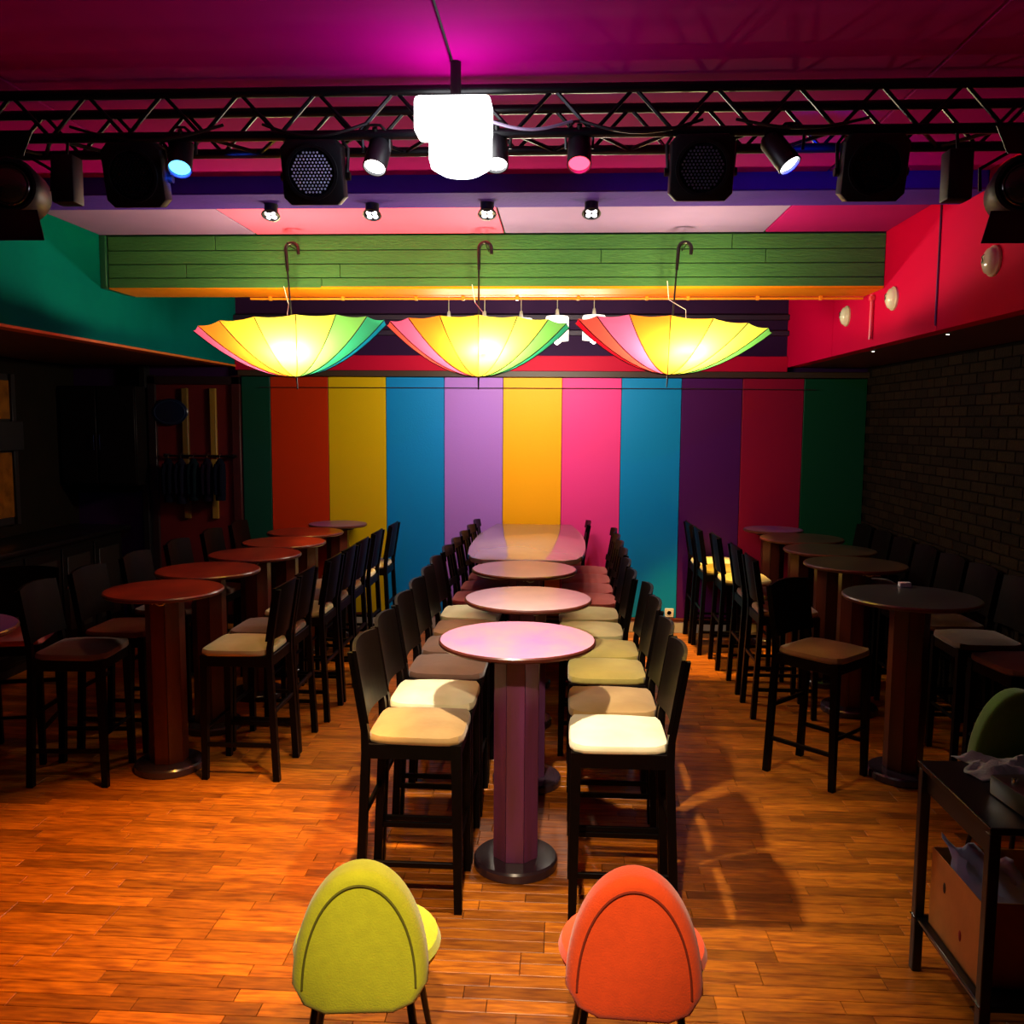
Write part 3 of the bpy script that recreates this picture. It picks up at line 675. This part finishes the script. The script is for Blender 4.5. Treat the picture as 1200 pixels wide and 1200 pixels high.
# theatre lanterns with barn doors at both ends
def lantern(x, z, s, label):
    t = thing('theatre_lantern', label, 'stage light', (x, 3.40, z), 0, 'theatre lanterns with barn doors')
    M = Matrix.Rotation(math.radians(90), 4, 'X') @ Matrix.Rotation(s * .25, 4, 'Y')
    MB().lathe([(0, -.24), (.08, -.235), (.105, -.18), (.11, -.02), (.1, 0), (.088, 0), (.086, -.02)], 28, M).obj('body', mat('lamp_black', '#0a0a10', .45), t)
    MB().lathe([(.086, -.02), (.075, -.003), (.05, .012), (0, .02)], 28, M).obj('lens', mat('fresnel_glass', '#2a2018', .08, coat=.8, bump=.3, bscale=60), t)
    for r in (.03, .052, .072): MB().tube([M @ Vector((r * math.cos(a * PI / 12), r * math.sin(a * PI / 12), .018 - r * .22)) for a in range(24)], .0025, 5, closed=True).obj('lens_ring', MATS['fresnel_glass'], t)
    MB().prism([(-.13, 0), (.13, 0), (.175, .125), (-.175, .125)], -.002, .002, Matrix.Translation((s * .0, -.03, -.10)) @ Matrix.Rotation(math.radians(-108), 4, 'X')).obj('barn_door', MATS['lamp_black'], t)
    MB().prism([(-.1, 0), (.1, 0), (.15, .09), (-.15, .09)], -.002, .002, Matrix.Translation((s * -.02, -.02, .10)) @ Matrix.Rotation(math.radians(100), 4, 'X')).obj('barn_door', MATS['lamp_black'], t)
    for sx in (-1, 1): MB().tube([(sx * .115, .1, 0), (sx * .12, .1, .08), (0, .09, .15)], .007, 6).obj('yoke', BLACKMET, t)
    MB().tube([(0, .09, .14), (0, .1, 3.185 - z)], .011, 8).obj('hanger', BLACKMET, t)
    return t
lantern(-2.12, 2.985, 1, 'round theatre lantern with open barn doors at the far left')
lantern(1.64, 2.96, -1, 'round theatre lantern with open barn doors at the far right')
for x, z, l in ((-1.93, 3.02, 'small black ballast box hanging beside the left theatre lantern'), (1.43, 3.01, 'small black ballast box hanging beside the right theatre lantern')):
    t = thing('ballast_box', l, 'box', (x, 3.48, z)); MB().box(-.045, .045, -.04, .04, -.09, .09, .008, 2).obj('case', mat('lamp_black', '#0a0a10', .45), t)
    MB().tube([(0, 0, .085), (0, .02, 3.185 - z)], .006, 6).obj('hanger', BLACKMET, t)

# big white lamp in the middle
bl = thing('big_lamp', 'large blazing white lamp head in the middle of the truss', 'lamp', (-.405, 3.38, 3.005))
MB().lathe([(0, -.006), (.07, .0), (.108, .022), (.116, .055), (.116, .14)], 32, Matrix.Translation((.018, 0, 0))).obj('diffuser', glow('white_blaze', '#ffffff', 7), bl)
MB().box(-.145, .132, -.07, .07, .13, .262, .02, 3).obj('head', MATS['white_blaze'], bl)
MB().tube([(0, 0, .25), (0, .0, .395)], .02, 10).obj('stem', BLACKMET, bl)
lamp('SPOT', 'lamp_light', bl, (.08, .12, -.03), P_LAMP * 3.2, '#fff0dc', .04, aim=(.15, .75, -3), angle=76, blend=.6)
lamp('POINT', 'lamp_glow', bl, (.0, -.2, .04), 5, '#d8dcff', .08)
# unseen spot added above the camera side, lights the front chairs and first column
hs = thing('unseen_ceiling_spot', 'added ceiling spot out of view in front of the truss', 'spotlight', (-.2, .5, 3.36))
MB().lathe([(.05, .04), (.05, -.09), (.042, -.1), (.04, -.08), (0, -.075)], 20, Matrix.Rotation(math.radians(35), 4, 'X')).obj('body', mat('lamp_black', '#0a0a10', .45), hs)
MB().tube([(0, 0, .0), (0, 0, .04)], .012, 8).obj('mount', BLACKMET, hs)
lamp('SPOT', 'spot_light', hs, (0, .07, -.10), 480, '#ffe0b8', .04, aim=(0, 2.75, -2.9), angle=36, blend=.7)

for x, n in ((1.15, 'right'), (-1.7, 'left')):  # unseen spots added behind the beam to light far seats and floor
    cs = thing('unseen_ceiling_spot', 'added unseen ceiling spot behind the green beam, on the %s' % n, 'spotlight', (x, 7.75 if x > 0 else 7.1, 3.36))
    MB().lathe([(.045, .04), (.045, -.07), (.038, -.08), (.036, -.06), (0, -.055)], 20).obj('body', mat('lamp_black', '#0a0a10', .45), cs)
    lamp('SPOT', 'spot_light', cs, (0, 0, -.09), 800 if x > 0 else 200, '#ffc860', .03, aim=(.05, .45, -3), angle=36, blend=.5)

# track spots under the plum beam
for i, x in enumerate((-1.655, -1.08, -.435, .142)):
    t = thing('track_spot', 'small black four-lens spot under the plum beam, %s' % ['leftmost', 'second from left', 'third from left', 'rightmost'][i], 'spotlight', (x, 5.1, 3.312), 0, 'small spots under the plum beam')
    MB().lathe([(.038, 0), (.038, -.055), (0, -.056)], 20).obj('body', mat('lamp_black', '#0a0a10', .45), t)
    M = Matrix.Translation((0, -.005, -.062)) @ Matrix.Rotation(math.radians(155), 4, 'X')
    MB().lathe([(.05, -.004), (.053, .004), (.046, .006), (.044, -.0)], 24, M).obj('ring', mat('lamp_black', '#0a0a10', .45), t)
    for k in range(4):
        a = k * PI / 2 + PI / 4; MB().lathe([(.015, -.002), (.013, .006), (0, .008)], 12, M @ Matrix.Translation((.023 * math.cos(a), .023 * math.sin(a), 0))).obj('lens', glow('led_white', '#fff4f8', 5), t)
    lamp('SPOT', 'spot_light', t, (0, -.01, -.09), P_TRACK, '#ffd890', .02, aim=((0, .3, -.2, .1)[i], (0, -.3, .2, .4)[i], -3), angle=60)

# ------------------------------------------------------------------ crimson wall lamps and ceiling dots
for i, yy in enumerate((7.13, 6.15, 4.77)):
    t = thing('wall_lamp', 'cream round wall lamp on the crimson wall, %s' % ['farthest', 'middle', 'nearest'][i], 'lamp', (SR, yy, 2.93), 0, 'round lamps on the crimson wall')
    M = Matrix.Rotation(-PI / 2, 4, 'Y')
    MB().lathe([(.078, 0), (.078, .012), (.07, .02)], 28, M).obj('base', mat('cream_plastic', '#cfc8a0', .4), t)
    MB().lathe([(.07, .018), (.062, .035), (.035, .05), (0, .055)], 28, M).obj('cover', mat('cream_glass', '#dcd8b8', .15), t)
    MB().tube([(-.058, -.012, .03), (-.06, .008, .022), (-.06, -.004, .004), (-.058, .012, -.008)], .003, 5).obj('mark', BLACKMET, t)
tag(MB().tube([(SR - .006, 5.45, 2.68), (SR - .006, 5.45, 3.39)], .006, 6).obj('wall_cable', mat('dark_red_cable', '#5a0818', .5)), 'thin dark cable running down the crimson wall', 'cable')
for x, yy, l in ((2.30, 6.9, 'tiny lit dot in the low red ceiling, farther one'), (2.30, 5.6, 'tiny lit dot in the low red ceiling, nearer one')):
    t = thing('downlight', l, 'lamp', (x, yy, ZS)); MB().lathe([(.02, 0), (.02, -.004), (.012, -.006), (.012, -.002)], 14).obj('ring', BLACKMET, t)
    MB().lathe([(.012, -.003), (.008, -.008), (0, -.009)], 12).obj('lens', glow('tiny_led', '#ffeedd', 6), t)
so = thing('wall_socket', 'white electrical socket low on the blue stripe', 'socket', (1.09, YB - .03, .205))
MB().box(-.045, .045, -.012, 0, -.045, .045, .004).obj('plate', mat('white_plastic', '#d8d4cc', .4), so)
MB().lathe([(.028, -.002), (.028, .003), (.022, .003), (.022, 0)], 18, Matrix.Translation((0, -.012, 0)) @ Mx).obj('inset', mat('white_plastic', '#d8d4cc', .4), so)

# ------------------------------------------------------------------ low upholstered chairs
def lounge_chair(x, y_, rz, col, seamcol, label, top=.772):
    t = thing('lounge_chair', label, 'chair', (x, y_, 0), math.radians(rz), 'round-backed upholstered chairs')
    m = mat('felt_' + col[1:], col, .9, noise=.2, nscale=30, bump=.25, bscale=200, sheen=.3); ms = mat('seam_' + seamcol[1:], seamcol, .9)
    a, b, zb = .203, .34, top - .34
    N = 32
    poly = [(a * math.cos(PI * k / N), zb + b * math.sin(PI * k / N)) for k in range(N + 1)]
    poly = [(a * .5, zb - .075), (a * .82, zb - .055)] + poly + [(-a * .82, zb - .055), (-a * .5, zb - .075)]
    mb = MB().prism(poly, -.055, .045, bev=.03)
    for v in mb.b.verts:
        px, pz, d = v.co.x, v.co.y, v.co.z     # d: thickness axis, + faces away from the sitter
        q = 1 - (px / a) ** 2
        v.co = Vector((px, -d + .16 * (pz - zb) + .02 * (px / a) ** 2 - (.012 * q if d > 0 else 0), pz))
    bk = mb.obj('backrest', m, t)
    MATS[m.name] = m
    for p in bk.data.polygons: p.use_smooth = True
    pts = []
    for k in range(N + 1):
        th = PI * k / N; px, pz = (a - .036) * math.cos(th), zb + (b - .036) * math.sin(th); q = 1 - (px / a) ** 2
        pts.append((px, -.046 - .012 * q + .16 * (pz - zb) + .02 * (px / a) ** 2, pz))
    MB().tube(pts, .004, 6).obj('piping', ms, bk)
    t2 = bmesh.new(); sm = MB()
    sm.lathe([(0, .40), (.19, .40), (.225, .415), (.235, .44), (.225, .465), (.19, .478), (0, .482)], 36, Matrix.Translation((0, .2, 0))).obj('seat', m, t)
    for sx in (-1, 1):
        for sy in (0, 1):
            MB().tube([(sx * .13, .08 + sy * .24, .41), (sx * .19, .02 + sy * .36, 0)], [.014, .010], 8).obj('leg', BLACKMET, t)
    return t
lounge_chair(-.585, 2.50, 6, '#d4d820', '#6c6c14', 'lime upholstered round-backed chair at the bottom, left of the pink table')
lounge_chair(.23, 2.52, -3, '#ff5208', '#8a2806', 'orange upholstered round-backed chair at the bottom, right of the pink table')
lounge_chair(2.23, 4.45, 184, '#3c6a10', '#6a8a28', 'dark green upholstered round-backed chair behind the trolley', top=.82)

# ------------------------------------------------------------------ trolley with cloth, equipment and box
tx, tyy, tzh = 1.67, 3.10, .83
tr2 = thing('trolley', 'black open trolley table in the lower right corner', 'trolley', (tx, tyy, 0))
TW, TD = .30, .29
MB().box(-TW, TW, -TD, TD, tzh - .025, tzh, .003).obj('tabletop', mat('trolley_top', '#0c0a0a', .3), tr2)
MB().box(-TW + .01, TW - .01, -TD + .01, TD - .01, .2, .22, .003).obj('shelf', MATS['trolley_top'], tr2)
for z in (tzh - .001, .22): MB().tube([(-TW, -TD, z), (-TW, TD, z)], .0028, 6).obj('edge_trim', CHROME, tr2)
for sx in (-1, 1):
    for sy in (-1, 1): MB().box(sx * (TW - .02) - .018, sx * (TW - .02) + .018, sy * (TD - .02) - .018, sy * (TD - .02) + .018, .0, tzh - .024, .003).obj('leg', mat('trolley_leg', '#120c0a', .4), tr2)
MB().box(-TW + .02, -TW + .04, -TD + .03, TD - .03, tzh - .11, tzh - .025, .002).obj('apron', mat('trolley_leg', '#120c0a', .4), tr2)
# crumpled cloth
rows = []
for i in range(22):
    r = []
    for j in range(22):
        u_, v_ = i / 21 - .5, j / 21 - .5
        h = .018 + .022 * math.sin(u_ * 17 + v_ * 6) * math.cos(v_ * 13 - u_ * 5) + .014 * math.sin(u_ * 31 + 2) * math.sin(v_ * 23)
        e = max(abs(u_), abs(v_)) * 2
        h = max(.003, h * (1.0 - .7 * max(0, e - .7) / .3) + .03 * (1 - e))
        r.append((u_ * .46 + .02 * math.sin(v_ * 9), v_ * .24 + .02 * math.sin(u_ * 11), h))
    rows.append(r)
cl = MB().strip(rows).obj('cloth', mat('grey_cloth', '#8a9088', .85, noise=.3, nscale=8, bump=.3, bscale=120), loc=(1.74, 3.27, tzh), rot=(0, 0, -.12))
s_ = cl.modifiers.new('thickness', 'SOLIDIFY'); s_.thickness = .003; s_.offset = 1
for p in cl.data.polygons: p.use_smooth = True
tag(cl, 'crumpled grey cloth lying on the trolley top', 'cloth')
eq = thing('mixer', 'black equipment box with small knobs on the trolley in front of the cloth', 'equipment', (1.63, 3.0, tzh + .001), .1)
MB().box(-.13, .13, -.13, .1, 0, .07, .008, 2).obj('case', mat('equip_black', '#0a0a0c', .35), eq)
for i in range(4):
    for j in range(2): MB().lathe([(.011, .07), (.009, .086), (0, .087)], 12, Matrix.Translation((-.09 + i * .05, -.05 + j * .07, 0))).obj('knob', CHROME if (i + j) % 2 else mat('grey_knob', '#606068', .4), eq)
MB().box(.07, .12, -.1, .06, .07, .074, .001).obj('screen', mat('screen_dark', '#101c20', .1), eq)
bx = thing('cardboard_box', 'open cardboard box on the lower shelf of the trolley', 'box', (1.60, 3.12, .221), 0)
CB = mat('cardboard', '#c88a3c', .8, noise=.25, nscale=10, bump=.1)
MB().box(-.19, -.186, -.2, .2, 0, .30, .001).obj('side_panel', CB, bx); MB().box(.17, .174, -.2, .2, 0, .30, .001).obj('side_panel', CB, bx)
MB().box(-.186, .17, -.2, -.196, 0, .30, .001).obj('end_panel', CB, bx); MB().box(-.186, .17, .196, .2, 0, .30, .001).obj('end_panel', CB, bx)
MB().box(-.19, .174, -.2, .2, 0, .005).obj('bottom_panel', CB, bx)
for yy, zz, c in ((.08, .2, '#2a1408'), (-.06, .1, '#8a1414')):
    MB().lathe([(.014, 0), (.012, .0015), (0, .002)], 10, Matrix.Translation((-.19, yy, zz)) @ Matrix.Rotation(-PI / 2, 4, 'Y') @ Matrix.Diagonal((1.5, .8, 1, 1))).obj('mark', mat('mark' + c[1:], c, .7), bx)
rows = [[(-.17 + .26 * i / 11 + .01 * math.sin(j * 1.7), -.10 + .26 * j / 11 + .01 * math.cos(i * 1.3), .16 + .2 * (j / 11) * (1 - i / 22) + .02 * math.sin(i * 1.1 + j * .8)) for j in range(12)] for i in range(12)]
pb_ = MB().strip(rows).obj('plastic_bag', mat('bag_white', '#c8d4dc', .3, bump=.4, bscale=20), loc=(1.60, 3.12, .221)); tag(pb_, 'white plastic bag bulging from the cardboard box', 'bag')
s_ = pb_.modifiers.new('thickness', 'SOLIDIFY'); s_.thickness = .002
